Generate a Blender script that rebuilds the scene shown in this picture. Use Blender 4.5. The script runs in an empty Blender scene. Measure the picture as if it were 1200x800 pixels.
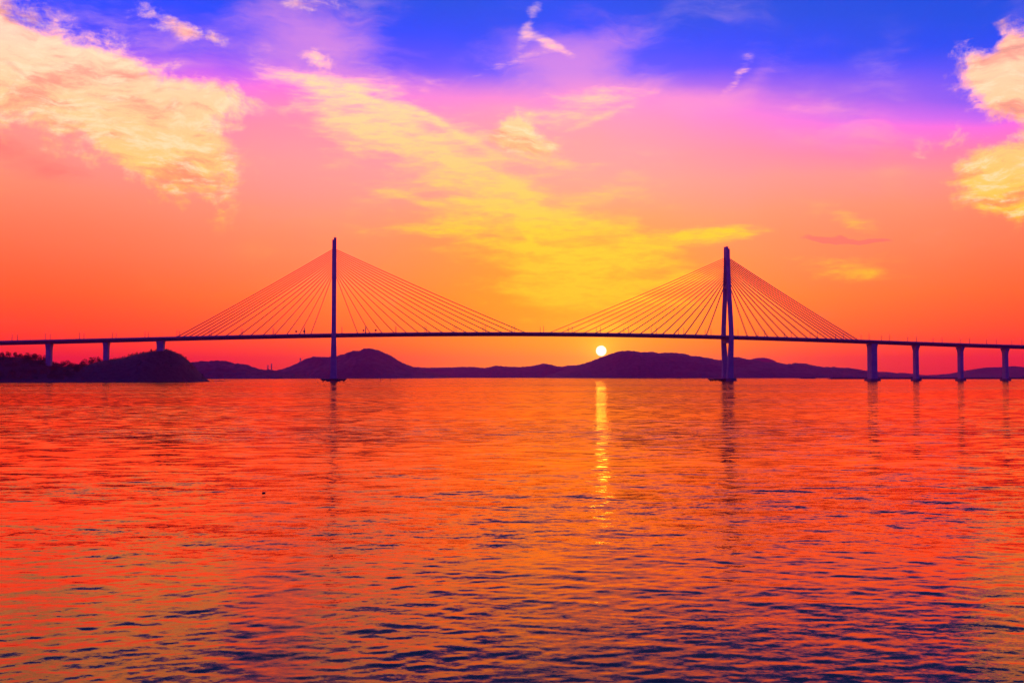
import bpy, bmesh, math, random
import numpy as np
from mathutils import Vector, Matrix

random.seed(7); RNG = np.random.default_rng(11)
R = math.radians
scene = bpy.context.scene
COL = scene.collection

# ------------------------------------------------------------------ camera
F = 1195.0                      # focal length in photo pixels (photo 1200 x 800)
CAM_H = 6.0                     # metres above the water
PITCH = math.atan(41.0 / F)     # the horizon lies 41 px under the picture centre
cam = bpy.data.cameras.new('camera'); camo = bpy.data.objects.new('camera', cam)
COL.objects.link(camo)
cam.sensor_width = 36.0; cam.lens = 36.0 * F / 1200.0
cam.clip_start = 0.5; cam.clip_end = 60000.0
camo.location = (0, 0, CAM_H); camo.rotation_euler = (R(90) + PITCH, 0, 0)
scene.camera = camo

def pix_dir(x, y):
    a = (x - 600.0) / F; b = (400.0 - y) / F
    c, s = math.cos(PITCH), math.sin(PITCH)
    return Vector((a, c - b * s, s + b * c))
def at_depth(x, y, Y):          # the point on the pixel's ray at ground depth Y
    d = pix_dir(x, y); return Vector((0, 0, CAM_H)) + d * (Y / d.y)
def az_tan(x, y):               # azimuth and tan(elevation), both times F
    d = pix_dir(x, y); return F * math.atan2(d.x, d.y), F * d.z / math.hypot(d.x, d.y)

# ------------------------------------------------------------------ colour
scene.view_settings.view_transform = 'Standard'; scene.view_settings.look = 'None'
scene.view_settings.exposure = 0.0; scene.view_settings.gamma = 1.0
scene.view_settings.use_curve_mapping = False
scene.cycles.use_denoising = True
scene.cycles.max_bounces = 4; scene.cycles.volume_bounces = 0
scene.cycles.sample_clamp_indirect = 8.0; scene.cycles.sample_clamp_direct = 20.0

def lin(r, g, b, k=1.0):
    f = lambda c: (c / 12.92 if c <= .04045 else ((c + .055) / 1.055) ** 2.4)
    return (f(r / 255) * k, f(g / 255) * k, f(b / 255) * k, 1.0)

class NT:                       # small node-writing helper
    def __init__(s, tree): s.t = tree; s.n = tree.nodes; s.l = tree.links
    def put(s, sock, v):
        if hasattr(v, 'links') or isinstance(v, bpy.types.NodeSocket): s.l.new(v, sock)
        else: sock.default_value = v
    def m(s, op, a, b=None, c=None, clamp=False):
        n = s.n.new('ShaderNodeMath'); n.operation = op; n.use_clamp = clamp
        for i, v in enumerate((a, b, c)):
            if v is not None: s.put(n.inputs[i], v)
        return n.outputs[0]
    def add(s, a, b): return s.m('ADD', a, b)
    def sub(s, a, b): return s.m('SUBTRACT', a, b)
    def mul(s, a, b): return s.m('MULTIPLY', a, b)
    def xyz(s, x, y, z=0.0):
        n = s.n.new('ShaderNodeCombineXYZ')
        for i, v in enumerate((x, y, z)): s.put(n.inputs[i], v)
        return n.outputs[0]
    def noise(s, vec, scale, detail=4, rough=.55, dist=0.0, col=False):
        n = s.n.new('ShaderNodeTexNoise'); s.put(n.inputs['Vector'], vec)
        n.inputs['Scale'].default_value = scale; n.inputs['Detail'].default_value = detail
        n.inputs['Roughness'].default_value = rough; n.inputs['Distortion'].default_value = dist
        return n.outputs['Color' if col else 'Fac']
    def ramp(s, fac, stops, interp='LINEAR'):
        n = s.n.new('ShaderNodeValToRGB'); s.put(n.inputs[0], fac)
        e = n.color_ramp.elements; n.color_ramp.interpolation = interp
        while len(e) < len(stops): e.new(.5)
        for el, (p, c) in zip(e, stops): el.position = p; el.color = c
        return n.outputs[0]
    def mix(s, f, a, b, blend='MIX'):
        n = s.n.new('ShaderNodeMix'); n.data_type = 'RGBA'; n.blend_type = blend
        s.put(n.inputs[0], f); s.put(n.inputs[6], a); s.put(n.inputs[7], b)
        return n.outputs[2]
    def step(s, x, a, b, lo=0.0, hi=1.0):
        n = s.n.new('ShaderNodeMapRange'); n.interpolation_type = 'SMOOTHSTEP'
        s.put(n.inputs[0], x)
        for i, v in enumerate((a, b, lo, hi)): n.inputs[i + 1].default_value = v
        return n.outputs[0]

# ------------------------------------------------------------------ sky
SUN_PX = (704.5, 411.0)
sd = pix_dir(*SUN_PX).normalized()
SUN_EL = math.asin(sd.z); SUN_AZ = math.atan2(sd.x, sd.y)
world = bpy.data.worlds.new('World'); scene.world = world; world.use_nodes = True
w = NT(world.node_tree); w.n.clear()
tc = w.n.new('ShaderNodeTexCoord'); sp = w.n.new('ShaderNodeSeparateXYZ')
w.l.new(tc.outputs['Generated'], sp.inputs[0])
dx, dy, dz = sp.outputs
hyp = w.m('MAXIMUM', w.m('SQRT', w.add(w.mul(dx, dx), w.mul(dy, dy))), .02)
A = w.mul(w.m('ARCTAN2', dx, dy), F)
V = w.mul(w.m('DIVIDE', dz, hyp), F)
P0 = w.xyz(w.mul(A, .01), w.mul(V, .01))
# organic warp of the sky coordinates
def warp(src, scale, amt, detail=4):
    c = w.noise(src, scale, detail, .55, col=True)
    n = w.n.new('ShaderNodeVectorMath'); n.operation = 'SUBTRACT'; w.l.new(c, n.inputs[0]); n.inputs[1].default_value = (.5, .5, .5)
    k = w.n.new('ShaderNodeVectorMath'); k.operation = 'SCALE'; w.l.new(n.outputs[0], k.inputs[0]); k.inputs['Scale'].default_value = amt
    return k.outputs[0]
wv = warp(P0, 1.1, 60, 5); ws = w.n.new('ShaderNodeSeparateXYZ'); w.l.new(wv, ws.inputs[0])
Aw = w.add(A, ws.outputs[0]); Vw = w.add(V, w.mul(ws.outputs[1], .7))
def blobs(lst, a, v):           # soft ellipses; rot turns clockwise as seen in the picture
    vec = w.xyz(a, v); tot = None
    for (x, y, sx, sy, rot, st) in lst:
        a0, v0 = az_tan(x, y)
        mp = w.n.new('ShaderNodeMapping'); mp.vector_type = 'TEXTURE'; w.l.new(vec, mp.inputs[0])
        mp.inputs['Location'].default_value = (a0, v0, 0); mp.inputs['Rotation'].default_value = (0, 0, R(-rot)); mp.inputs['Scale'].default_value = (sx, sy, 1)
        d = w.n.new('ShaderNodeVectorMath'); d.operation = 'DOT_PRODUCT'; w.l.new(mp.outputs[0], d.inputs[0]); w.l.new(mp.outputs[0], d.inputs[1])
        g = w.m('POWER', math.exp(-1), d.outputs['Value'])
        tot = w.mul(g, st) if tot is None else w.m('MULTIPLY_ADD', g, st, tot)
    return tot
def vstops(lst, top):           # (photo y, colour) -> ramp over V/top
    out = []
    for y, c in sorted(lst, key=lambda e: -e[0]):
        v = az_tan(600, y)[1] if y >= 0 else -y
        r_, g_, b_, _ = lin(*c)
        k = 1.0 + (.25 + 1.3 * max(0.0, min(1.0, (v - 30) / 70.0))) * max(0.0, min(1.0, (c[0] - 225) / 30.0)) * max(0.0, min(1.0, (330 - v) / 120.0))   # the photograph clips the red of the lower sky
        out.append((max(0.0, min(1.0, v / top)), (r_ * k, g_, b_ * (1.0 + .15 * max(0.0, min(1.0, (v - 300) / 150.0))), 1.0)))
    return out
TOP = 1300.0
slant = w.mul(w.add(A, 110.0), .075)                    # the blue reaches lower on the right
v_low = w.noise(P0, .45, 3, .5)
Vb = w.add(w.add(V, w.mul(slant, w.step(V, 120, 330))), w.mul(w.sub(v_low, .5), 90.0))
Vb = w.m('DIVIDE', w.m('MAXIMUM', w.add(V, w.mul(w.sub(Vb, V), w.step(V, 60, 300))), 0.0), TOP)
side = w.ramp(Vb, vstops([(440, (240, 26, 20)), (420, (250, 38, 16)), (392, (255, 92, 30)), (350, (255, 122, 50)),
     (300, (255, 138, 92)), (250, (255, 148, 112)), (205, (255, 148, 142)), (175, (255, 126, 174)), (148, (248, 108, 220)), (122, (196, 94, 250)),
     (92, (92, 76, 252)), (50, (34, 74, 248)), (0, (6, 78, 218)), (-700, (4, 58, 205)), (-1000, (6, 38, 150)), (-1290, (8, 28, 110))], TOP))
near = w.ramp(Vb, vstops([(440, (255, 122, 0)), (400, (255, 142, 0)), (350, (255, 150, 14)), (300, (255, 152, 48)),
     (250, (255, 162, 92)), (200, (255, 166, 136)), (150, (252, 158, 170)), (112, (240, 140, 222)), (75, (110, 92, 255)),
     (35, (38, 76, 250)), (0, (10, 78, 232)), (-700, (4, 58, 205)), (-1000, (6, 38, 150)), (-1290, (8, 28, 110))], TOP))
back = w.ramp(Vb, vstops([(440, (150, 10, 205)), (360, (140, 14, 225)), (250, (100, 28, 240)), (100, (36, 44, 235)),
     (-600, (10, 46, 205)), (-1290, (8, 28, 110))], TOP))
a_s = F * SUN_AZ
ga = w.mul(w.sub(A, a_s - 40.0), w.m('DIVIDE', 1.0, w.add(210.0, w.mul(V, -.22))))
glow = w.m('EXPONENT', w.mul(w.mul(ga, ga), -1.0))
off = w.m('ABSOLUTE', w.sub(A, a_s - 40.0))
side = w.mix(w.mul(w.step(off, 210, 640), w.step(V, 290, 50)), side, w.mix(1.0, side, (.88, .50, .42, 1), 'MULTIPLY'))   # redder with the distance from the sun
base = w.mix(glow, side, near)
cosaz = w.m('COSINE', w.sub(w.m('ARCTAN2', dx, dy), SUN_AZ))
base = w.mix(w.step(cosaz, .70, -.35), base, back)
# clouds: puffy banks, then thin wisps, all in direction space and carried on past the frame
Pd = w.n.new('ShaderNodeMapping'); Pd.inputs['Rotation'].default_value = (0, 0, R(32)); Pd.inputs['Scale'].default_value = (.32, 1.2, 1)
pw = w.n.new('ShaderNodeVectorMath'); pw.operation = 'ADD'; w.l.new(P0, pw.inputs[0]); w.l.new(warp(P0, .9, .55, 3), pw.inputs[1])
w.l.new(pw.outputs[0], Pd.inputs[0])
Pf = w.n.new('ShaderNodeMapping'); Pf.inputs['Rotation'].default_value = (0, 0, R(16)); Pf.inputs['Scale'].default_value = (.5, 2.2, 1)
w.l.new(P0, Pf.inputs[0])
n_puff = w.noise(P0, 2.6, 10, .66, .25)
n_str = w.noise(Pd.outputs[0], 2.4, 10, .64, .15)
n_big = w.noise(P0, .55, 4, .5)
puffs = [(10, 66, 150, 42, 16, 1.0), (-150, 60, 190, 70, 8, .9), (150, 118, 120, 46, 22, .95), (236, 112, 56, 30, 10, .7), (205, 192, 40, 62, -36, .9), (60, 112, 110, 26, 28, .5),
         (205, 28, 46, 12, 16, .72), (365, 4, 40, 9, 0, .6), (368, 68, 30, 12, 20, .6), (600, 150, 30, 18, 20, 1.05), (628, 166, 34, 13, 14, .8),
         (1148, 88, 38, 26, 28, 1.0), (1205, 92, 40, 44, 0, .9), (1180, 48, 14, 22, 10, .55), (1165, 198, 56, 28, 22, 1.05), (1205, 168, 36, 20, -20, .7),
         (1205, 236, 46, 20, 14, .9), (1330, 110, 90, 70, 0, .8), (1320, 220, 90, 40, 10, .8)]
mp = blobs(puffs, Aw, Vw)
n_mix = w.add(w.mul(n_puff, .5), w.mul(n_str, .5))
d_puff = w.step(w.add(mp, w.mul(w.sub(n_mix, .5), 3.8)), .24, 1.0)
d_puff = w.mul(d_puff, w.step(mp, .06, .30))
wisps = [(500, 185, 200, 85, 26, .60), (430, 132, 110, 28, 20, .55), (560, 215, 105, 26, 26, .65), (690, 310, 120, 75, 4, .62), (700, 185, 120, 40, 6, .25), (618, 246, 42, 13, 48, 1.0), (622, 22, 7, 34, 22, .8), (648, 55, 44, 8, 30, .65),
         (600, 76, 42, 7, -18, .65), (690, 120, 80, 24, -16, .55), (856, 92, 36, 9, -48, .62), (992, 252, 46, 13, 16, .75), (985, 316, 66, 20, 2, .7),
         (800, 282, 70, 16, -8, .7), (700, 318, 110, 26, 4, .6), (660, 350, 110, 12, 6, .7), (520, 262, 100, 14, -4, .6),
         (730, 268, 70, 12, 10, .6), (720, 385, 90, 5, 5, .6),
         (440, 118, 80, 6, 14, .7), (480, 168, 90, 6, 20, .7), (530, 150, 60, 5, 28, .6), (560, 205, 70, 6, 36, .8), (600, 232, 46, 6, 46, .9), (612, 262, 40, 4, 62, .8), (500, 232, 80, 5, 8, .6), (640, 292, 80, 5, 8, .7),
         (770, 330, 70, 6, -6, .6), (690, 346, 90, 5, 4, .7), (850, 274, 50, 6, 4, .6), (700, 140, 70, 5, -22, .5)]
mw = blobs(wisps, w.add(A, w.mul(ws.outputs[0], .7)), w.add(V, w.mul(ws.outputs[1], .5)))
n_fib = w.noise(Pf.outputs[0], 2.1, 10, .66, .2)
d_wisp = w.mul(w.step(mw, .08, .36), w.step(w.add(mw, w.mul(w.sub(w.add(w.mul(n_str, .45), w.mul(n_fib, .55)), .5), 4.6)), .2, 1.45))
d_far = w.mul(w.mul(w.step(n_big, .46, .72), w.step(n_str, .40, .70)), w.mul(w.step(V, 60, 200), w.step(V, 1500, 700)))
veil = w.step(w.add(blobs([(365, 46, 85, 52, 10, 1.1), (668, 76, 85, 46, -6, 1.05), (880, 96, 60, 16, -20, .4), (200, 60, 90, 40, 10, .5), (780, 112, 110, 22, 4, .8), (470, 104, 100, 20, 6, .6)], Aw, Vw), w.mul(w.sub(n_str, .5), 1.2)), .1, 1.1)
gain = lambda c, k: (c[0] * k, c[1], c[2], 1.0)
hi = w.ramp(w.m('DIVIDE', w.m('MAXIMUM', V, 0.0), 500.0, clamp=True), [(0.0, gain(lin(255, 150, 10), 2.4)), (.14, gain(lin(255, 190, 10), 2.4)), (.34, gain(lin(255, 212, 52), 2.4)), (.52, gain(lin(255, 212, 138), 2.2)), (.70, gain(lin(255, 226, 178), 1.9)), (.9, lin(255, 204, 214))])
shade = w.ramp(w.m('DIVIDE', w.m('MAXIMUM', V, 0.0), 500.0, clamp=True), [(0.0, gain(lin(255, 90, 20), 2.4)), (.3, gain(lin(255, 136, 70), 2.4)), (.5, lin(250, 156, 120)), (.75, lin(248, 168, 142)), (.95, lin(205, 120, 220))])
n_in = w.noise(Pd.outputs[0], 3.1, 10, .62, .1)
cl = w.mix(w.step(n_in, .33, .55), shade, hi)
n_fine = w.noise(Pd.outputs[0], 7.5, 8, .66, .15)
cl = w.mix(w.mul(w.step(n_fine, .47, .66), .75), cl, (1.5, .86, .52, 1))
cl = w.mix(w.mul(w.step(n_fine, .44, .30), .5), cl, shade)
col = w.mix(w.mul(veil, .66), base, lin(242, 150, 226))
gr_ = w.mul(w.add(A, 40.0), 1 / 420.0)
rose = w.mul(w.mul(w.step(V, 150, 270), w.step(V, 365, 295)), w.m('POWER', math.exp(-1), w.mul(gr_, gr_)))   # dusty rose between the orange and the violet
col = w.mix(w.mul(rose, .62), col, gain(lin(250, 166, 172), 1.7))
col = w.mix(w.mul(d_far, .22), col, hi)
n_thr = w.noise(Pf.outputs[0], 5.5, 9, .66, .15)
d_wisp = w.mul(d_wisp, w.step(n_thr, .34, .56, .60, 1.0))
col = w.mix(w.mul(d_wisp, 1.0), col, hi)
col = w.mix(w.mul(d_puff, .94), col, cl)
dark = w.step(w.add(blobs([(970, 280, 26, 3.4, 4, 1.7), (1012, 277, 24, 3.0, 6, 1.6), (10, 178, 90, 26, 16, .75), (300, 120, 50, 20, 12, .4), (30, 84, 46, 6, 24, .6), (20, 108, 40, 6, 20, .6)], Aw, Vw), w.mul(w.sub(n_in, .5), 1.0)), .35, 1.0)
col = w.mix(w.mul(dark, .62), col, lin(200, 104, 108))
# the sun's disc with a narrow aureole
nd = w.n.new('ShaderNodeVectorMath'); nd.operation = 'DOT_PRODUCT'; w.l.new(tc.outputs['Generated'], nd.inputs[0]); nd.inputs[1].default_value = sd
ang = w.mul(w.m('ARCCOSINE', w.m('MINIMUM', nd.outputs['Value'], 1.0)), F)      # photo pixels from the sun
disc = w.step(ang, 6.6, 5.2)
aur = w.add(w.mul(w.m('EXPONENT', w.mul(ang, -1 / 14.0)), .8), w.mul(w.m('EXPONENT', w.mul(ang, -1 / 95.0)), .5))
col = w.mix(w.mul(aur, .8), col, (2.2, .78, .03, 1))
col = w.mix(disc, col, (2.4, 2.1, 1.5, 1))
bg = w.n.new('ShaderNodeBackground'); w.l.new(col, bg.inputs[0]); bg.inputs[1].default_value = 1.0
sky = w.n.new('ShaderNodeTexSky'); sky.sky_type = 'NISHITA'; sky.sun_disc = False
sky.sun_elevation = SUN_EL; sky.sun_rotation = SUN_AZ
bg2 = w.n.new('ShaderNodeBackground'); w.l.new(sky.outputs[0], bg2.inputs[0]); bg2.inputs[1].default_value = 0.006
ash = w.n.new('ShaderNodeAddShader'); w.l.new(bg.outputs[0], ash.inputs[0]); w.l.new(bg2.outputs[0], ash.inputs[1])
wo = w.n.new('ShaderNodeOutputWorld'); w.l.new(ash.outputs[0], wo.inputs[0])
world.cycles.sampling_method = 'MANUAL'; world.cycles.sample_map_resolution = 1024

# ------------------------------------------------------------------ sun lamp
sun = bpy.data.lights.new('sun', 'SUN'); suno = bpy.data.objects.new('sun', sun); COL.objects.link(suno)
sun.energy = 0.002; sun.angle = R(0.6); sun.color = (1.0, .45, .04)
suno.rotation_euler = (-sd).to_track_quat('-Z', 'Y').to_euler()

# ------------------------------------------------------------------ materials
def material(name, build):
    m = bpy.data.materials.new(name); m.use_nodes = True
    t = NT(m.node_tree); b = t.n['Principled BSDF']; build(t, b); return m
def simple(name, c1, c2, scale, rough=.8, detail=6, metal=0.0, bump=0.0):
    def f(t, b):
        g = t.n.new('ShaderNodeNewGeometry'); n = t.noise(g.outputs['Position'], scale, detail, .6)
        t.l.new(t.ramp(n, [(.3, (*c1, 1)), (.7, (*c2, 1))]), b.inputs['Base Color'])
        b.inputs['Roughness'].default_value = rough; b.inputs['Metallic'].default_value = metal
        if bump:
            bn = t.n.new('ShaderNodeBump'); bn.inputs['Strength'].default_value = bump; t.l.new(n, bn.inputs['Height']); t.l.new(bn.outputs[0], b.inputs['Normal'])
    return material(name, f)
M = dict(
    concrete=simple('concrete', (.24, .24, .25), (.36, .35, .34), .15, .85),
    deckcon=simple('deck_paint', (.16, .16, .18), (.24, .24, .25), .12, .8),
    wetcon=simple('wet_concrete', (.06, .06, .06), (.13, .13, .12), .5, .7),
    asphalt=simple('asphalt', (.04, .04, .042), (.06, .06, .06), .4, .9),
    cable=simple('cable_sheath', (.10, .10, .10), (.16, .16, .16), .4, .6),
    steel=simple('galvanised_steel', (.12, .12, .13), (.2, .2, .2), .8, .5, metal=.3),
    lamp=simple('lamp_glass', (.3, .3, .28), (.4, .4, .38), 3, .4),
    forest=simple('forest', (.06, .06, .055), (.115, .10, .10), .06, .95),
    leaf=simple('pine_needles', (.02, .036, .016), (.055, .07, .03), .5, .9),
    bark=simple('bark', (.05, .035, .025), (.09, .06, .04), .8, .95),
    rock=simple('shore_rock', (.035, .035, .03), (.08, .075, .065), .2, .9, bump=.4),
    brick=simple('chimney_paint', (.3, .12, .1), (.4, .3, .28), .05, .8),
    white=simple('white_paint', (.6, .6, .58), (.75, .75, .72), .6, .6),
    buoy=simple('buoy_paint', (.25, .03, .02), (.35, .05, .03), .6, .5),
    sign=simple('sign_green', (.02, .10, .06), (.03, .13, .08), .6, .5),
    float=simple('float_black', (.02, .02, .02), (.05, .05, .05), 8, .5),
)

# ------------------------------------------------------------------ mesh helpers
class MB:
    def __init__(s): s.v = []; s.f = []
    def addv(s, vs, fs):
        o = len(s.v); s.v += [tuple(v) for v in vs]; s.f += [tuple(i + o for i in f) for f in fs]; return s
    def box(s, c, size, taper=1.0):
        x, y, z = c; a, b, h = size[0] / 2, size[1] / 2, size[2] / 2; k = taper
        return s.addv([(x-a, y-b, z-h), (x+a, y-b, z-h), (x+a, y+b, z-h), (x-a, y+b, z-h), (x-a*k, y-b*k, z+h), (x+a*k, y-b*k, z+h), (x+a*k, y+b*k, z+h), (x-a*k, y+b*k, z+h)],
               [(0,3,2,1), (4,5,6,7), (0,1,5,4), (1,2,6,5), (2,3,7,6), (3,0,4,7)])
    def loft(s, rings, cap=True):
        n = len(rings[0]); vs = [p for r in rings for p in r]; fs = []
        for k in range(len(rings) - 1):
            for i in range(n):
                j = (i + 1) % n; fs.append((k*n+i, k*n+j, (k+1)*n+j, (k+1)*n+i))
        if cap: fs += [tuple(range(n))[::-1], tuple(range((len(rings)-1)*n, len(rings)*n))]
        return s.addv(vs, fs)
    def tube(s, p, q, r0, r1=None, n=6, cap=True):
        p, q = Vector(p), Vector(q); r1 = r0 if r1 is None else r1
        d = (q - p).normalized(); a = d.orthogonal().normalized(); b = d.cross(a)
        ring = lambda c, r: [c + (a * math.cos(2*math.pi*i/n) + b * math.sin(2*math.pi*i/n)) * r for i in range(n)]
        return s.loft([ring(p, r0), ring(q, r1)], cap)
    def lathe(s, prof, n=12, c=(0, 0)):
        return s.loft([[(c[0] + r*math.cos(2*math.pi*i/n), c[1] + r*math.sin(2*math.pi*i/n), z) for i in range(n)] for r, z in prof])
    def mesh(s, name, mat, smooth=False):
        me = bpy.data.meshes.new(name); me.from_pydata(s.v, [], s.f); me.update()
        if smooth: me.polygons.foreach_set('use_smooth', [True] * len(me.polygons))
        me.materials.append(mat); return me
    def build(s, name, mat, parent=None, smooth=False):
        return link(name, s.mesh(name, mat, smooth), parent)
def link(name, me, parent=None, loc=None):
    o = bpy.data.objects.new(name, me); COL.objects.link(o)
    if parent is not None: o.parent = parent
    if loc is not None: o.location = loc
    return o
def empty(name, loc=(0, 0, 0), rz=0.0):
    o = link(name, None, None, loc); o.rotation_euler = (0, 0, rz); o.empty_display_size = 1; return o
def tag(o, label=None, cat=None, group=None, kind=None):
    for k, v in (('label', label), ('category', cat), ('group', group), ('kind', kind)):
        if v: o[k] = v
    return o

def vnoise(x, y, seed=0):       # value noise, numpy
    xi, yi = np.floor(x).astype(np.int64), np.floor(y).astype(np.int64); fx, fy = x - xi, y - yi
    fx, fy = fx*fx*(3-2*fx), fy*fy*(3-2*fy)
    def h(i, j):
        n = (i * 374761393 + j * 668265263 + seed * 974711) & 0x7fffffff
        n = ((n ^ (n >> 13)) * 1274126177) & 0x7fffffff
        return ((n ^ (n >> 16)) & 0xffff) / 65535.0
    return (h(xi, yi)*(1-fx)+h(xi+1, yi)*fx)*(1-fy) + (h(xi, yi+1)*(1-fx)+h(xi+1, yi+1)*fx)*fy
def fbm(x, y, oct=4, seed=0):
    t = 0; a = .5; 
    for o in range(oct): t = t + a * (vnoise(x, y, seed + o) - .5); x = x * 2.03; y = y * 2.03; a *= .5
    return t
def grid_mesh(name, X, Y, Z, mat, smooth=True):
    nr, nc = X.shape; me = bpy.data.meshes.new(name)
    me.vertices.add(nr*nc); me.vertices.foreach_set('co', np.stack([X, Y, Z], -1).reshape(-1).astype(np.float32))
    i = np.arange((nr-1)*nc).reshape(nr-1, nc)[:, :-1].ravel(); q = np.stack([i, i+1, i+nc+1, i+nc], -1).ravel()
    nf = len(i); me.loops.add(nf*4); me.loops.foreach_set('vertex_index', q.astype(np.int32))
    me.polygons.add(nf); me.polygons.foreach_set('loop_start', np.arange(0, nf*4, 4, dtype=np.int32)); me.polygons.foreach_set('loop_total', np.full(nf, 4, dtype=np.int32))
    me.polygons.foreach_set('use_smooth', np.full(nf, smooth)); me.update(); me.validate(); me.materials.append(mat); return me

# ------------------------------------------------------------------ water
WATER_R = 9500.0
def water_mat(t, b):
    g = t.n.new('ShaderNodeNewGeometry'); P = g.outputs['Position']
    at = t.n.new('ShaderNodeAttribute'); at.attribute_name = 'ripple'      # share of the waves left to the shader
    def field(sx, sy, rot, scale, detail, rough=.5):
        mp = t.n.new('ShaderNodeMapping'); mp.inputs['Rotation'].default_value = (0, 0, R(rot)); mp.inputs['Scale'].default_value = (sx, sy, 1)
        t.l.new(P, mp.inputs[0]); c = t.noise(mp.outputs[0], scale, detail, rough, .3, col=True)
        s = t.n.new('ShaderNodeSeparateXYZ'); t.l.new(c, s.inputs[0]); return t.sub(s.outputs[0], .5), t.sub(s.outputs[1], .5)
    ax, ay = field(.4, 1.0, 8, .9, 4)        # waves of two to five metres
    bx, by = field(.5, 1.0, -10, 5.0, 6, .66)      # ripples
    cx, cy = field(.6, 1.0, 22, 15.0, 3, .6)   # cat's-paws
    mp = t.n.new('ShaderNodeMapping'); mp.inputs['Scale'].default_value = (.25, 1.0, 1); t.l.new(P, mp.inputs[0])
    patch = t.step(t.noise(mp.outputs[0], .011, 5, .6, .8), .45, .58, .5, 1.55)   # smooth lanes and ruffled patches
    big = t.mul(at.outputs['Fac'], .62)
    sy = t.add(t.mul(ay, big), t.mul(by, .34)); sx = t.add(t.mul(ax, t.mul(big, .8)), t.mul(bx, .16))
    sy = t.mul(t.m('MULTIPLY_ADD', cy, .17, sy), patch); sx = t.mul(t.m('MULTIPLY_ADD', cx, .14, sx), patch)
    ns = t.n.new('ShaderNodeSeparateXYZ'); t.l.new(g.outputs['Normal'], ns.inputs[0])
    nv = t.n.new('ShaderNodeVectorMath'); nv.operation = 'NORMALIZE'
    t.l.new(t.xyz(t.add(ns.outputs[0], sx), t.add(ns.outputs[1], sy), ns.outputs[2]), nv.inputs[0])
    t.n.remove(b); fr = t.n.new('ShaderNodeFresnel'); fr.inputs['IOR'].default_value = 1.35; t.l.new(nv.outputs[0], fr.inputs['Normal'])
    df = t.n.new('ShaderNodeBsdfDiffuse'); df.inputs['Color'].default_value = (.010, .004, .028, 1)
    gl = t.n.new('ShaderNodeBsdfGlossy'); gl.inputs['Color'].default_value = (1.0, .68, .27, 1); gl.inputs['Roughness'].default_value = .07; t.l.new(nv.outputs[0], gl.inputs['Normal'])
    mx = t.n.new('ShaderNodeMixShader'); t.l.new(fr.outputs[0], mx.inputs[0]); t.l.new(df.outputs[0], mx.inputs[1]); t.l.new(gl.outputs[0], mx.inputs[2])
    t.l.new(mx.outputs[0], t.n['Material Output'].inputs['Surface'])
M['water'] = material('sea_water', water_mat)
def build_water():
    # one polar sheet round the quay; the front sector is finely divided and carries real waves
    fine = np.linspace(R(-34), R(34), 640); coarse = np.linspace(R(34), R(326), 60)[1:]
    th = np.concatenate([fine, coarse])
    r = np.concatenate([[0.0, 6.0], np.geomspace(13, 330, 1080), np.geomspace(330, WATER_R, 60)[1:]])
    RR, TH = np.meshgrid(r, th, indexing='ij'); X = RR*np.sin(TH); Y = RR*np.cos(TH)
    dr = np.gradient(r)[:, None]; Z = np.zeros_like(X)
    gust = np.clip(.75 + 2.2 * fbm(X*.012, Y*.03, 4, 5), .35, 1.3)
    tot = 0; used = np.zeros_like(X)
    for k in range(70):
        L = 0.28 * (5.0 ** RNG.random()) * (1.0 if k % 6 else 2.2); th0 = RNG.normal(R(4), R(30)); kk = 2*math.pi/L
        kx, ky = kk*math.sin(th0), kk*math.cos(th0); ph = RNG.random()*2*math.pi
        slope = .0047 * (L / 1.0) ** -.25; amp = slope / kk; tot += slope**2
        keep = np.clip((L / (dr*3.2) - .6), 0, 1) * (np.abs(TH) < R(33.5))
        Z += amp*keep*np.sin(kx*X + ky*Y + ph + .8*np.sin(.11*X*math.cos(th0) + k)); used += keep*slope**2
    Z *= gust
    rip = np.sqrt(np.clip(1 - used/tot, 0, 1))
    me = grid_mesh('sea', X, Y, Z, M['water'])
    a = me.attributes.new('ripple', 'FLOAT', 'POINT'); a.data.foreach_set('value', rip.reshape(-1).astype(np.float32))
    return tag(link('sea', me), kind='structure')
build_water()

# ------------------------------------------------------------------ far hills
def hill(name, sky, Y, depth, seed, rough=.05, tree=3.0, step=5.0):
    pts = [at_depth(x, y, Y) for x, y in sky]; xs = np.array([p.x for p in pts]); zs = np.array([p.z for p in pts])
    x = np.arange(xs[0], xs[-1], step); rz = np.interp(x, xs, zs)
    k = np.exp(-np.linspace(-2, 2, 9)**2); k /= k.sum(); rz = np.convolve(np.pad(rz, 4, mode='edge'), k, 'valid')
    t = np.linspace(-1, 1, 61); T, XX = np.meshgrid(t, x, indexing='ij'); RZ = np.broadcast_to(rz, XX.shape)
    mean = fbm(XX/500, T*0+3, 3, seed) * .5
    prof = np.clip(1 - np.abs(T - mean*(1-np.abs(T)))**1.5, 0, 1)
    spur = 1 + .9 * fbm(XX/260, T*2.2+9, 4, seed+3) * np.clip(np.abs(T)*2, 0, 1)
    Z = RZ*prof*spur
    Z = np.minimum(Z, RZ) + tree*(fbm(XX/9, T*depth/9, 2, seed+8) + .6*fbm(XX/34, T*depth/34, 2, seed+9))*np.clip(prof*6, 0, 1)
    Z[0, :] = -2; Z[-1, :] = -2; Z[:, 0] = -2; Z[:, -1] = -2
    me = grid_mesh(name, XX, Y + T*depth, Z, M['forest'])
    return tag(link(name, me), kind='structure')
hill('hill', [(205, 441), (214, 432), (222, 426), (230, 425), (238, 424), (248, 425), (262, 423.6), (275, 425.5), (285, 427), (297, 431), (303, 433), (312, 434), (325, 436), (340, 438), (356, 441)], 3000, 300, 21, tree=15)
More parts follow.
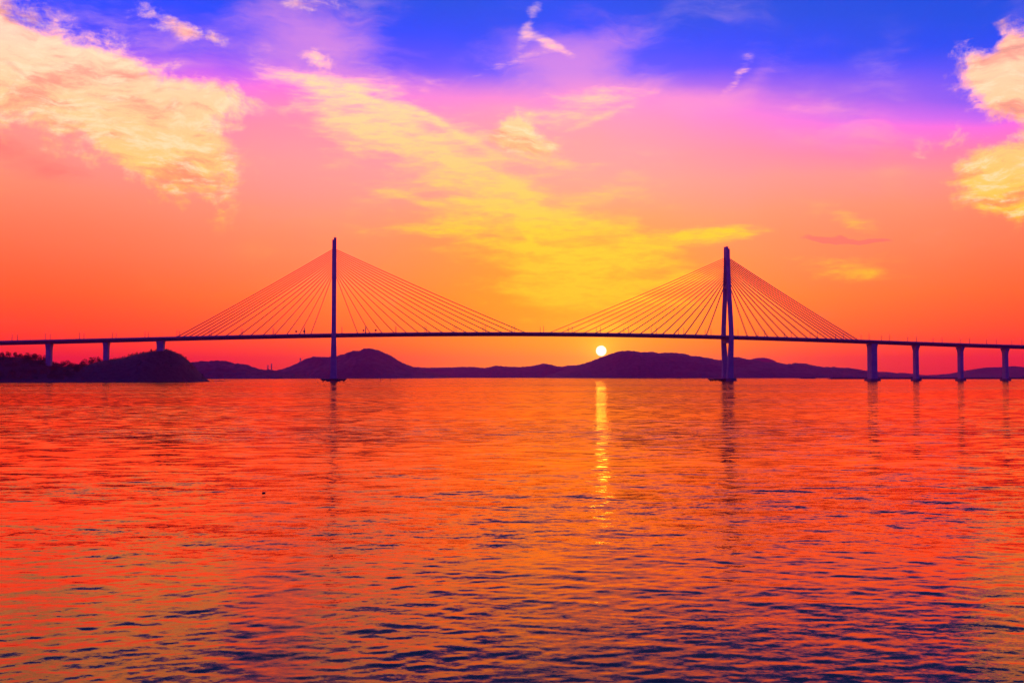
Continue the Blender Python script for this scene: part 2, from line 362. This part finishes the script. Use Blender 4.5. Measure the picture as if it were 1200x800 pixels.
hill('hill', [(296, 441), (310, 437.5), (325, 435), (340, 432), (348, 429), (355, 426.5), (365, 422), (372, 419), (380, 418.4), (388, 419.4), (396, 418.6), (405, 416.5), (415, 412.8), (424, 411.5), (428, 410.4), (433, 408.8), (440, 410.4), (448, 412), (457, 416.5), (467, 423), (480, 429), (495, 434), (510, 438), (525, 441)], 4000, 560, 22, tree=14)
hill('hill', [(440, 441), (460, 434), (480, 430), (500, 431), (525, 430.6), (545, 430.2), (555, 430), (568, 431.2), (574, 430.2), (580, 429), (600, 429.6), (612, 430), (625, 428.4), (632, 427), (638, 425.6), (645, 427.4), (652, 429), (660, 429.4), (668, 428), (685, 428), (700, 430), (730, 436), (760, 441)], 5600, 600, 23, tree=11)
hill('hill', [(640, 441), (655, 436), (670, 430), (685, 426.4), (693, 423.8), (700, 420.8), (708, 417.6), (716, 414.8), (722, 412.6), (730, 411.8), (741, 412.2), (748, 413.6), (756, 412.8), (762, 412.6), (770, 414.6), (782, 413.8), (792, 413.8), (800, 414.6), (808, 417.4), (818, 418), (827, 419.2), (836, 421.6), (846, 422.6), (855, 420), (863, 418.4), (872, 421.4), (880, 421.8), (890, 424), (900, 424.6), (907, 424.4), (915, 427), (922, 427.8), (930, 425.6), (937, 425.6), (945, 428.6), (952, 430), (965, 430.4), (973, 430.2), (981, 431.4), (988, 434), (995, 437), (1003, 441)], 4500, 640, 24, tree=11)
hill('hill', [(950, 441), (965, 437), (980, 434.6), (992, 432.8), (1002, 432.4), (1012, 433.8), (1020, 434.8), (1034, 435.4), (1042, 436), (1049, 438), (1057, 436.6), (1064, 437.6), (1072, 439.4), (1090, 440), (1104, 441.5)], 5400, 420, 25, tree=5)
hill('hill', [(1060, 441), (1090, 439.6), (1110, 438.2), (1122, 437.4), (1132, 435.6), (1140, 433.2), (1150, 430.6), (1160, 430.2), (1172, 430), (1182, 428.2), (1190, 429.8), (1200, 431), (1215, 429), (1240, 426), (1270, 430), (1300, 436), (1330, 441)], 5000, 480, 26, tree=6)
hill('hill', [(862, 430), (876, 422), (884, 419.6), (890, 419), (896, 420), (904, 423.4), (914, 430)], 8200, 400, 27, tree=4)
hill('hill', [(-260, 441), (-220, 434), (-150, 424), (-90, 418), (-30, 424), (40, 431), (110, 432), (170, 433), (215, 436), (240, 441)], 3600, 420, 28, tree=8)

# ------------------------------------------------------------------ bridge axis
PSI = math.atan(209.0 / F); DIST = 1249.0
NV = Vector((-math.sin(PSI), math.cos(PSI), 0)); TV = Vector((math.cos(PSI), math.sin(PSI), 0))
def s_of(px):                   # station along the bridge under a picture column
    t = math.tan(PSI); q = (px - 600.0) / F; return DIST * (q + t) / (1 - q * t)
def bp(s, wv, z): return NV * (DIST + wv) + TV * s + Vector((0, 0, z))
zs_s = np.array([-375, -200, 0, 250, 500, 700, 927.]); zs_z = np.array([45.4, 51, 56.4, 59.8, 57.6, 52.6, 47.2])
PF = np.polyfit(zs_s, zs_z, 4)
def deck_z(s):
    if s < -375: return np.polyval(PF, -375) + np.polyval(np.polyder(PF), -375) * (s + 375)
    if s > 927: return np.polyval(PF, 927) + np.polyval(np.polyder(PF), 927) * (s - 927)
    return float(np.polyval(PF, s))
S0, S1 = -620.0, 1180.0

bridge = empty('cable_stayed_bridge', NV * DIST, PSI)
tag(bridge, 'long concrete cable-stayed bridge with two tall slender pylons crossing the water', 'bridge')
# in the bridge's own frame: x along the deck, y away from the camera side, z up
st = np.linspace(S0, S1, 181)
def sweep(sec, a=S0, b=S1):
    ss = [s for s in st if a <= s <= b]
    return MB().loft([[(s, y, deck_z(s) + z) for y, z in sec] for s in ss])
deck = sweep([(-12, -.1), (-12, -.9), (-8, -1.4), (-6.2, -3.6), (6.2, -3.6), (8, -1.4), (12, -.9), (12, -.1)]).build('deck', M['deckcon'], bridge)
sweep([(-10.8, .004), (-10.8, -.05), (10.8, -.05), (10.8, .004)]).build('road_surface', M['asphalt'], deck)
for y in (-11.6, 11.6): sweep([(y-.2, -.12), (y+.2, -.12), (y+.14, .95), (y-.14, .95)]).build('parapet', M['deckcon'], deck)
sweep([(-.3, -.06), (.3, -.06), (.14, .85), (-.14, .85)]).build('median_barrier', M['deckcon'], deck)
for y in (-11.6, 11.6):
    sweep([(y-.06, 1.3), (y+.06, 1.3), (y+.06, 1.42), (y-.06, 1.42)]).build('handrail', M['steel'], deck)

def pylon(s0, inner):
    p = link('pylon', None, bridge, (s0, 0, 0))
    H = 171.0
    prof = [(3.0, 7.6, 9.0, 5.6), (14, 8.4, 7.8, 5.2), (30, 10.0, 6.8, 4.8), (47, 12.4, 6.0, 4.5), (54, 13.2, 5.6, 4.5), (70, 12.4, 5.4, 4.3), (95, 9.4, 5.3, 4.2), (118, 6.2, 5.3, 4.2), (135, 4.2, 5.3, 4.2), (150, 3.2, 5.2, 4.2), (H, 2.6, 5.1, 4.2)]
    for sgn in (-1, 1):
        ring = []
        for z, off, wu, wt in prof:
            a, b, c = wu/2, wt/2, .55; y = sgn*off
            ring.append([(x_, y + y_, z) for x_, y_ in ((-a+c, -b), (a-c, -b), (a, -b+c), (a, b-c), (a-c, b), (-a+c, b), (-a, b-c), (-a, -b+c))])
        MB().loft(ring).build('leg', M['concrete'], p)
    zc = deck_z(s0)
    MB().box((0, 0, zc - 6.2), (5.0, 21.5, 4.6)).build('lower_crossbeam', M['concrete'], p)
    MB().box((0, 0, 121.5), (4.4, 9.0, 3.6)).build('upper_crossbeam', M['concrete'], p)
    MB().box((0, 0, 146), (3.8, 3.2, 44)).build('anchor_web', M['concrete'], p)
    MB().box((inner*.9, 0, H + 1.2), (3.2, 7.6, 2.6)).box((inner*.9, 0, H + 2.6), (3.5, 8.0, .25)).build('top_cap', M['concrete'], p)
    MB().tube((inner*.9, -2, H + 2.6), (inner*.9, -2, H + 6.5), .07, .04).build('lightning_rod', M['steel'], p)
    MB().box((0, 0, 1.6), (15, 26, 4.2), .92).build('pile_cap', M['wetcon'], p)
    # fender ring round the foundation
    off = (-5, 7) if inner < 0 else (0, 2)
    a, b = 15.5, 17.0; fr = MB()
    outer = lambda k, z: [(off[0] + x*a*k, off[1] + y*b*k, z) for x, y in ((-1,-.62), (-.62,-1), (.62,-1), (1,-.62), (1,.62), (.62,1), (-.62,1), (-1,.62))]
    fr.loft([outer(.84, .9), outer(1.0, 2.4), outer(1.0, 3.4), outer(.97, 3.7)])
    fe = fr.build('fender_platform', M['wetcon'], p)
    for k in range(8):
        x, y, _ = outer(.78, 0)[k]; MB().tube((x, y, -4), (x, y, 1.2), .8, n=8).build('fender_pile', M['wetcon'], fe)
    for k in range(2):
        x = off[0] + (-1, 1)[k]*a*.8; MB().tube((x, off[1]-b*.7, 3.6), (x, off[1]-b*.7, 6.4), .18, .12).box((x, off[1]-b*.7, 6.7), (.6, .6, .6)).build('navigation_light', M['steel'], fe)
    return p
PY = [pylon(0.0, 1), pylon(s_of(852.6), -1)]
S_R = s_of(852.6)

main = [29 + 14.9*i for i in range(15)]
sidec = [-s_of(x) for x in (363.7, 350, 335, 320.5, 307, 292.5, 278.5, 263, 250, 241.5, 234, 227, 219.5, 212, 205)]
def cables(s0, dirn, offs):
    for i, o in enumerate(offs):
        zt = 128.5 + 31.0 * (i / 14.0) ** .9
        for sg in (-1, 1):
            b = Vector((s0 + dirn*o, sg*1.6, deck_z(s0 + dirn*o) - .1)); t = Vector((s0 + dirn*1.9, sg*.9, zt))
            L = (t - b).length; n = 5; mb = MB()
            prev = None
            for k in range(n):            # a slight sag
                f0, f1 = k/n, (k+1)/n; sag = lambda f: Vector((0, 0, -4*f*(1-f)*L*.006))
                mb.tube(b.lerp(t, f0) + sag(f0), b.lerp(t, f1) + sag(f1), .36, n=5, cap=False)
            c = mb.build('stay_cable', M['cable'], bridge)
            d = (t - b).normalized()
            MB().tube(b, b + d*3.4, .42, .38, n=6).build('anchor_pipe', M['steel'], c)
cables(0.0, -1, sidec); cables(0.0, 1, main); cables(S_R, -1, main); cables(S_R, 1, sidec)

def pier(s, wu, wt, base_z, flare=1.0, big=False):
    p = link('pier', None, bridge, (s, 0, 0)); top = deck_z(s) - 3.7
    rings = []
    for z, k, f in ((base_z - 3, 1.06, 1.0), (base_z + 8, 1.0, 1.0), (top - 7.5, .98, 1.0), (top - 4.2, 1.0, 1.0 + .25*flare), (top - 2.0, 1.06, 1.0 + .62*flare), (top - .9, 1.1, 1.0 + .75*flare), (top, 1.1, 1.0 + .75*flare)):
        a, b, c = wu*k/2, wt*f/2, .5
        rings.append([(x, y, z) for x, y in ((-a+c,-b), (a-c,-b), (a,-b+c), (a,b-c), (a-c,b), (-a+c,b), (-a,b-c), (-a,-b+c))])
    MB().loft(rings).build('column', M['concrete'], p)
    for y in (-4.5, 4.5): MB().box((0, y, top + .06), (1.4, 1.4, .5)).build('bearing', M['steel'], p)
    if base_z < 2: MB().box((0, 0, .9), (wu + (6 if big else 3.4), wt + 6, 4.4), .94).build('pile_cap', M['wetcon'], p)

# ------------------------------------------------------------------ island under the left approach
isl = [(-330, 447), (-250, 438), (-170, 428), (-90, 420), (-40, 416), (0, 417.5), (15, 418), (27, 421), (42, 421.5), (50, 424.5), (57, 428), (70, 429.6), (88, 430), (100, 429), (108, 426), (118, 423), (128, 421), (145, 418.6), (160, 414), (172, 411.5), (182, 409.4), (190, 408.8), (198, 410.6), (208, 415), (216, 420.4), (224, 428), (231, 434.6), (238, 442), (243, 446)]
iss = np.array([s_of(x) for x, y in isl]); isz = np.array([CAM_H + (441.0 - y) * (DIST*math.cos(PSI) + s_of(x)*math.sin(PSI)) / F for x, y in isl])
def isl_ridge(s): return np.interp(s, iss, isz, left=-3, right=-3)
def isl_h(s, wv):
    rz = isl_ridge(s + 10*fbm(s/40, wv/40, 3, 31)); wid_n = 128 + 60*fbm(s/70, s*0+2, 3, 33); wid_f = 150
    endk = np.clip((iss[-1] - s) / 60.0, 0, 1) ** .6
    t = np.where(wv < 18, (18 - wv)/np.maximum(wid_n*np.maximum(endk, .12), 1), (wv - 18)/(wid_f*np.maximum(endk, .15)))
    prof = np.clip(1 - t**1.7, -.15, 1)
    return rz*prof + np.where(t < 1, 2.0*fbm(s/14, wv/14, 3, 35)*np.clip(prof*3, 0, 1), 0)
gs, gw = np.meshgrid(np.arange(-760, -136, 3.0), np.arange(-175, 185, 3.0), indexing='ij')
gz = np.maximum(isl_h(gs, gw), -3)
island = link('island', grid_mesh('island', gs, gw, gz, M['rock']), None, NV*DIST); island.rotation_euler = (0, 0, PSI)
tag(island, kind='structure')
IM = Matrix.Translation(NV*DIST) @ Matrix.Rotation(PSI, 4, 'Z')

pier(s_of(57.5), 5.4, 9.5, 12, .6); pier(s_of(124.5), 5.4, 9.5, 16, .6); pier(s_of(188.3), 7.6, 12, 26, .3)
pier(s_of(1022.2), 8.4, 12, 0, .25, True)
for x in (1073.3, 1125.5, 1178.0): pier(s_of(x), 4.8, 7.6, 0, 1.0)
for k in (1, 2, 3): pier(s_of(1178.0) + 74*k, 4.8, 7.6, 0, 1.0); pier(s_of(57.5) - 62*k, 5.4, 9.5, 8, .6)

# ------------------------------------------------------------------ trees on the island
def tree_meshes(kind, seed):
    rg = random.Random(seed); H = 7.5
    tk = MB(); lean = rg.uniform(-.5, .5)
    tk.tube((0, 0, -.6), (lean*.4, 0, H*.5), .22, .15, 5).tube((lean*.4, 0, H*.5), (lean, 0, H*.86), .15, .05, 5)
    for k in range(4):
        a = rg.uniform(0, 6.28); z = H*rg.uniform(.4, .7); r = rg.uniform(1, 2)
        tk.tube((lean*.5, 0, z), (lean*.5 + r*math.cos(a), r*math.sin(a), z + .8), .07, .03, 4)
    cr = MB()
    n = 150
    for k in range(n):
        if kind == 0:      # umbrella-headed pine
            cz = rg.uniform(.42, 1.0); rad = 2.7*math.sqrt(max(0.05, 1 - ((cz - .62)/.4)**2))
        else:              # round broadleaf
            cz = rg.uniform(.22, 1.0); rad = 3.0*math.sqrt(max(0.03, 1 - ((cz - .58)/.43)**2))
        a = rg.uniform(0, 6.28); q = rad*math.sqrt(rg.uniform(.15, 1)); c = Vector((lean*cz + q*math.cos(a), q*math.sin(a), H*cz))
        s = rg.uniform(.3, .75)
        vs = [c + Vector((rg.gauss(0, 1), rg.gauss(0, 1), rg.gauss(0, .7))).normalized()*s*rg.uniform(.6, 1.2) for _ in range(4)]
        cr.addv(vs, [(0, 1, 2), (0, 2, 3), (0, 3, 1), (1, 3, 2)])
    return tk, cr
protos = []
for k in range(6):
    tk, cr = tree_meshes(k % 2, 40 + k); protos.append((tk.mesh('trunk', M['bark']), cr.mesh('crown', M['leaf']), cr))
def plant(s, wv, sc, k, label, group):
    z = float(isl_h(np.array([s]), np.array([wv]))[0])
    o = empty('tree', IM @ Vector((s, wv, z - .2)), random.uniform(0, 6.28)); o.scale = (sc*random.uniform(.85, 1.15), sc*random.uniform(.85, 1.15), sc)
    tag(o, label, 'tree', group)
    link('trunk', protos[k][0], o); link('crown', protos[k][1], o)
for i in range(170):
    s = random.uniform(-470, -152); wv = random.gauss(12, 9) if i % 3 else random.uniform(-90, 10)
    if isl_h(np.array([s]), np.array([wv]))[0] < 3: continue
    if any(abs(s - s_of(x)) < 6 for x in (57.5, 124.5, 188.3)) and -12 < wv < 12: continue
    k = random.randrange(6); tall = 1.0 if s < -270 else .42
    sc_ = random.uniform(.55, 1.05)*tall
    big_ = 'small' if sc_ < .5 else 'tall'; place = 'on the flank' if not i % 3 else 'on the crest'; kind_ = ('umbrella-headed pine', 'round-crowned broadleaf tree')[k % 2]
    plant(s, wv, sc_, k, f'{big_} {kind_} {place} of the wooded island under the bridge', f'{big_} {kind_}s {place} of the island')
# the rest of the wood reads as one mass
def wood():
    vs, fs, base = [], [], 0
    crown = [(np.array(p[2].v), np.array(p[2].f)) for p in protos]
    n = 0
    pts = np.stack([RNG.uniform(-720, -145, 5200), RNG.uniform(-130, 120, 5200)], -1)
    hs = isl_h(pts[:, 0], pts[:, 1])
    for (s, wv), h in zip(pts, hs):
        if h < 2.2 or (wv > 40 and RNG.random() < .6): continue
        if abs(wv) < 9 and min(abs(s - s_of(x)) for x in (57.5, 124.5, 188.3)) < 6: continue
        v, f = crown[RNG.integers(6)]; sel = RNG.integers(0, 150, 64); f = f.reshape(150, 4, 3)[sel].reshape(-1, 3)
        sc = RNG.uniform(.5, .95)*(1.0 if s < -270 else .46); a = RNG.uniform(0, 6.28); c_, s_ = math.cos(a), math.sin(a)
        q = v*np.array([1.1, 1.1, .8])*sc; q = np.stack([q[:, 0]*c_ - q[:, 1]*s_ + s, q[:, 0]*s_ + q[:, 1]*c_ + wv, q[:, 2] + h - 1.5*sc], -1)
        u, inv = np.unique(f, return_inverse=True); vs.append(q[u]); fs.append(inv.reshape(-1, 3) + base); base += len(u); n += 1
    V_, F_ = np.concatenate(vs), np.concatenate(fs); me = bpy.data.meshes.new('wood')
    me.vertices.add(len(V_)); me.vertices.foreach_set('co', V_.reshape(-1).astype(np.float32)); me.loops.add(F_.size); me.loops.foreach_set('vertex_index', F_.reshape(-1).astype(np.int32))
    me.polygons.add(len(F_)); me.polygons.foreach_set('loop_start', np.arange(0, F_.size, 3, dtype=np.int32)); me.polygons.foreach_set('loop_total', np.full(len(F_), 3, dtype=np.int32)); me.update(); me.validate()
    me.materials.append(M['leaf']); o = link('island_wood', me, None, NV*DIST); o.rotation_euler = (0, 0, PSI)
    tag(o, 'dark dense wood covering the island under the bridge approach', 'wood', kind='stuff')
wood()

# ------------------------------------------------------------------ lamps and signs on the deck
pole = MB().tube((0, 0, 0), (0, 0, 8.6), .34, .26, 6).box((0, 0, .25), (.5, .5, .5)).mesh('pole', M['steel'])
arm = MB().tube((0, 0, 8.5), (0, .9, 9.1), .15, .13, 5).tube((0, .9, 9.1), (0, 2.2, 9.3), .13, .12, 5).mesh('arm', M['steel'])
head = MB().box((0, 2.6, 9.3), (.6, 1.3, .3), .7).mesh('lamp_head', M['lamp'])
lamps = [s_of(x) for x in (17, 55.5, 95.5, 133.5, 171.5)]; s = lamps[-1] + 35.5
while s < 700: lamps.append(s); s += 36.4
lamps += [s_of(x) for x in (1038, 1069, 1099, 1131, 1162, 1192)]
lamps += [lamps[0] - 36*k for k in range(1, 6)] + [max(lamps) + 38*k for k in range(1, 5)]
for s in lamps:
    if abs(s) < 5 or abs(s - S_R) < 5: s += 8
    for sg in (-1, 1):
        o = empty('street_lamp', bp(s, sg*10.4, deck_z(s)), PSI + (0 if sg < 0 else math.pi))
        where = ('on the approach above the wooded island' if s < s_of(200) else 'beside the cables between the island and the first pylon' if s < 0 else 'on the main span between the two pylons' if s < S_R else 'beside the cables between the second pylon and the thick pier' if s < s_of(1022) else 'on the approach carried by the row of slim piers')
        tag(o, f'slim street lamp {where}', 'street lamp', f'street lamps {where}')
        link('pole', pole, o); link('arm', arm, o); link('lamp_head', head, o)
for x, wd, lab in ((346.5, 2.2, 'road sign on a post over the bridge deck '), (356, 2.6, ''), (426, 2.2, ''), (440.5, 2.4, '')):
    s = s_of(x); o = empty('road_sign', bp(s, 10.2, deck_z(s)), PSI)
    near = 'landward' if x < 391 else 'midstream'
    tag(o, f'small road sign on the bridge deck, {near} of the pylon by the wooded island', 'road sign', f'road signs {near} of the pylon')
    MB().tube((0, 0, 0), (0, 0, 4.2), .14, .12).build('post', M['steel'], o); MB().box((0, -.2, 4.9), (wd, .14, 2.0)).build('panel', M['sign'], o)

# ------------------------------------------------------------------ chimneys, lookout, buoys, breakwater
for x, y in ((314, 427.6), (318.2, 426)):
    p = at_depth(x, y, 3080); b = at_depth(x, 439, 3080)
    o = empty('chimney', (p.x, p.y, 0)); H = p.z
    tag(o, ('shorter' if x < 316 else 'taller') + ' of two slim factory chimneys rising in the saddle between the hills', 'chimney')
    MB().lathe([(2.2, 0), (1.5, H*.97)], 12).build('shaft', M['brick'], o); MB().lathe([(1.75, H*.955), (1.8, H)], 12).build('rim', M['concrete'], o)
p = at_depth(352, 419.6, 3820); o = empty('lookout_tower', (p.x, p.y, 30))
tag(o, 'slim tower with a small round head on the shoulder of the peaked hill', 'tower')
MB().lathe([(1.9, 0), (1.4, p.z - 36)], 10).build('shaft', M['concrete'], o); MB().lathe([(1.4, p.z-37), (2.8, p.z-35.4), (2.8, p.z-31.6), (1.2, p.z-30)], 12).build('head', M['concrete'], o)

def buoy(x, yw, h, label, group=None):
    Y = CAM_H / ((yw - 441.0) / F); p = at_depth(x, yw, Y); o = empty('navigation_buoy', (p.x, p.y, 0), random.uniform(0, 1)); k = h / 4.6
    o.scale = (k, k, k); tag(o, label, 'buoy', group)
    MB().lathe([(.6, -.7), (1.25, -.4), (1.3, .5), (.9, .8)], 14).build('float', M['buoy'], o)
    t = MB()
    for i in range(4):
        a = i*math.pi/2; t.tube((.75*math.cos(a), .75*math.sin(a), .7), (.3*math.cos(a), .3*math.sin(a), 3.2), .09, .07, 5)
    t.build('tower', M['buoy'], o); MB().lathe([(.5, 3.1), (.55, 3.3), (.55, 4.2), (.1, 4.6)], 10).build('topmark', M['buoy'], o)
buoy(446, 446.0, 4.4, 'small dark navigation buoy off the foot of the pylon by the wooded island', 'pair of buoys off the pylon')
buoy(457.5, 445.7, 3.8, 'small dark navigation buoy off the foot of the pylon by the wooded island', 'pair of buoys off the pylon')
buoy(797, 445.2, 4.6, 'small dark navigation buoy in the main channel below the ridge with the setting sun')
buoy(961, 444.4, 3.6, 'small dark navigation buoy off the tip of the long breakwater')
buoy(279, 445.2, 2.6, 'small dark navigation buoy in front of the tree-lined low hill')
def breakwater(x0, x1, yw, label):
    Y = CAM_H / ((yw - 441.0) / F); a, b = at_depth(x0, yw, Y).x, at_depth(x1, yw, Y).x
    o = empty('breakwater', ((a + b)/2, Y, 0)); tag(o, label, 'breakwater'); L = b - a
    x = np.linspace(-L/2, L/2, int(L/2.2)); y = np.linspace(-11, 11, 15); X, Yg = np.meshgrid(x, y, indexing='ij')
    Z = 4.6*np.clip(1 - (np.abs(Yg)/11)**1.5, -.1, 1) * np.clip((L/2 - np.abs(X))/14 + .1, 0, 1) - .7 + 1.5*fbm(X/3, Yg/3, 2, 51)
    link('rubble_mound', grid_mesh('rubble_mound', X, Yg, Z, M['rock'], False), o)
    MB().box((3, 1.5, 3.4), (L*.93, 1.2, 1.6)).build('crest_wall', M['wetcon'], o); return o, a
_, xa = breakwater(969, 1290, 444.1, 'long low dark rubble breakwater lying behind the right-hand bridge piers')
breakwater(936, 957, 443.7, 'short detached low dark breakwater beyond the tip of the long one')
Yb = CAM_H / (3.1 / F); o = empty('breakwater_light', (at_depth(974.4, 444.1, Yb).x, Yb, 2.4))
tag(o, 'slim beacon tower standing on the tip of the long breakwater', 'beacon')
MB().lathe([(2.0, 0), (1.2, 13)], 12).build('shaft', M['brick'], o); MB().lathe([(1.9, 13), (1.9, 13.4)], 12).build('gallery', M['concrete'], o); MB().lathe([(1.0, 13.4), (1.0, 15.4), (1.25, 15.5), (.1, 16.8)], 10).build('lantern', M['steel'], o)

Yf = CAM_H / ((577 - 441.0) / F); p = at_depth(309, 577, Yf); o = empty('net_float', (p.x, p.y, 0), .3)
tag(o, 'tiny dark fishing-net float drifting alone on the open water', 'float')
MB().loft([[(x, r*math.cos(a), .03 + r*math.sin(a)) for a in np.linspace(0, 2*math.pi, 9)[:-1]] for x, r in ((-.09, .012), (-.075, .032), (0, .042), (.075, .032), (.09, .012))]).build('body', M['float'], o, True)
MB().tube((.085, 0, .04), (.13, 0, .05), .01).build('eyelet', M['float'], o)

# ------------------------------------------------------------------ haze
HZ = 190.0
hz = MB().box((0, 0, (HZ - 4)/2), (2*WATER_R + 400, 2*WATER_R + 400, HZ + 4)).build('haze', bpy.data.materials.new('haze'))
hm = hz.data.materials[0]; hm.use_nodes = True; hm.node_tree.nodes.clear()
vo = hm.node_tree.nodes.new('ShaderNodeVolumePrincipled'); vo.inputs['Color'].default_value = (.80, .06, .75, 1)
vo.inputs['Density'].default_value = 4.8e-5; vo.inputs['Anisotropy'].default_value = .72
out = hm.node_tree.nodes.new('ShaderNodeOutputMaterial'); hm.node_tree.links.new(vo.outputs[0], out.inputs['Volume'])
tag(hz, 'thin violet evening haze over the water and the hills', 'haze', kind='stuff')
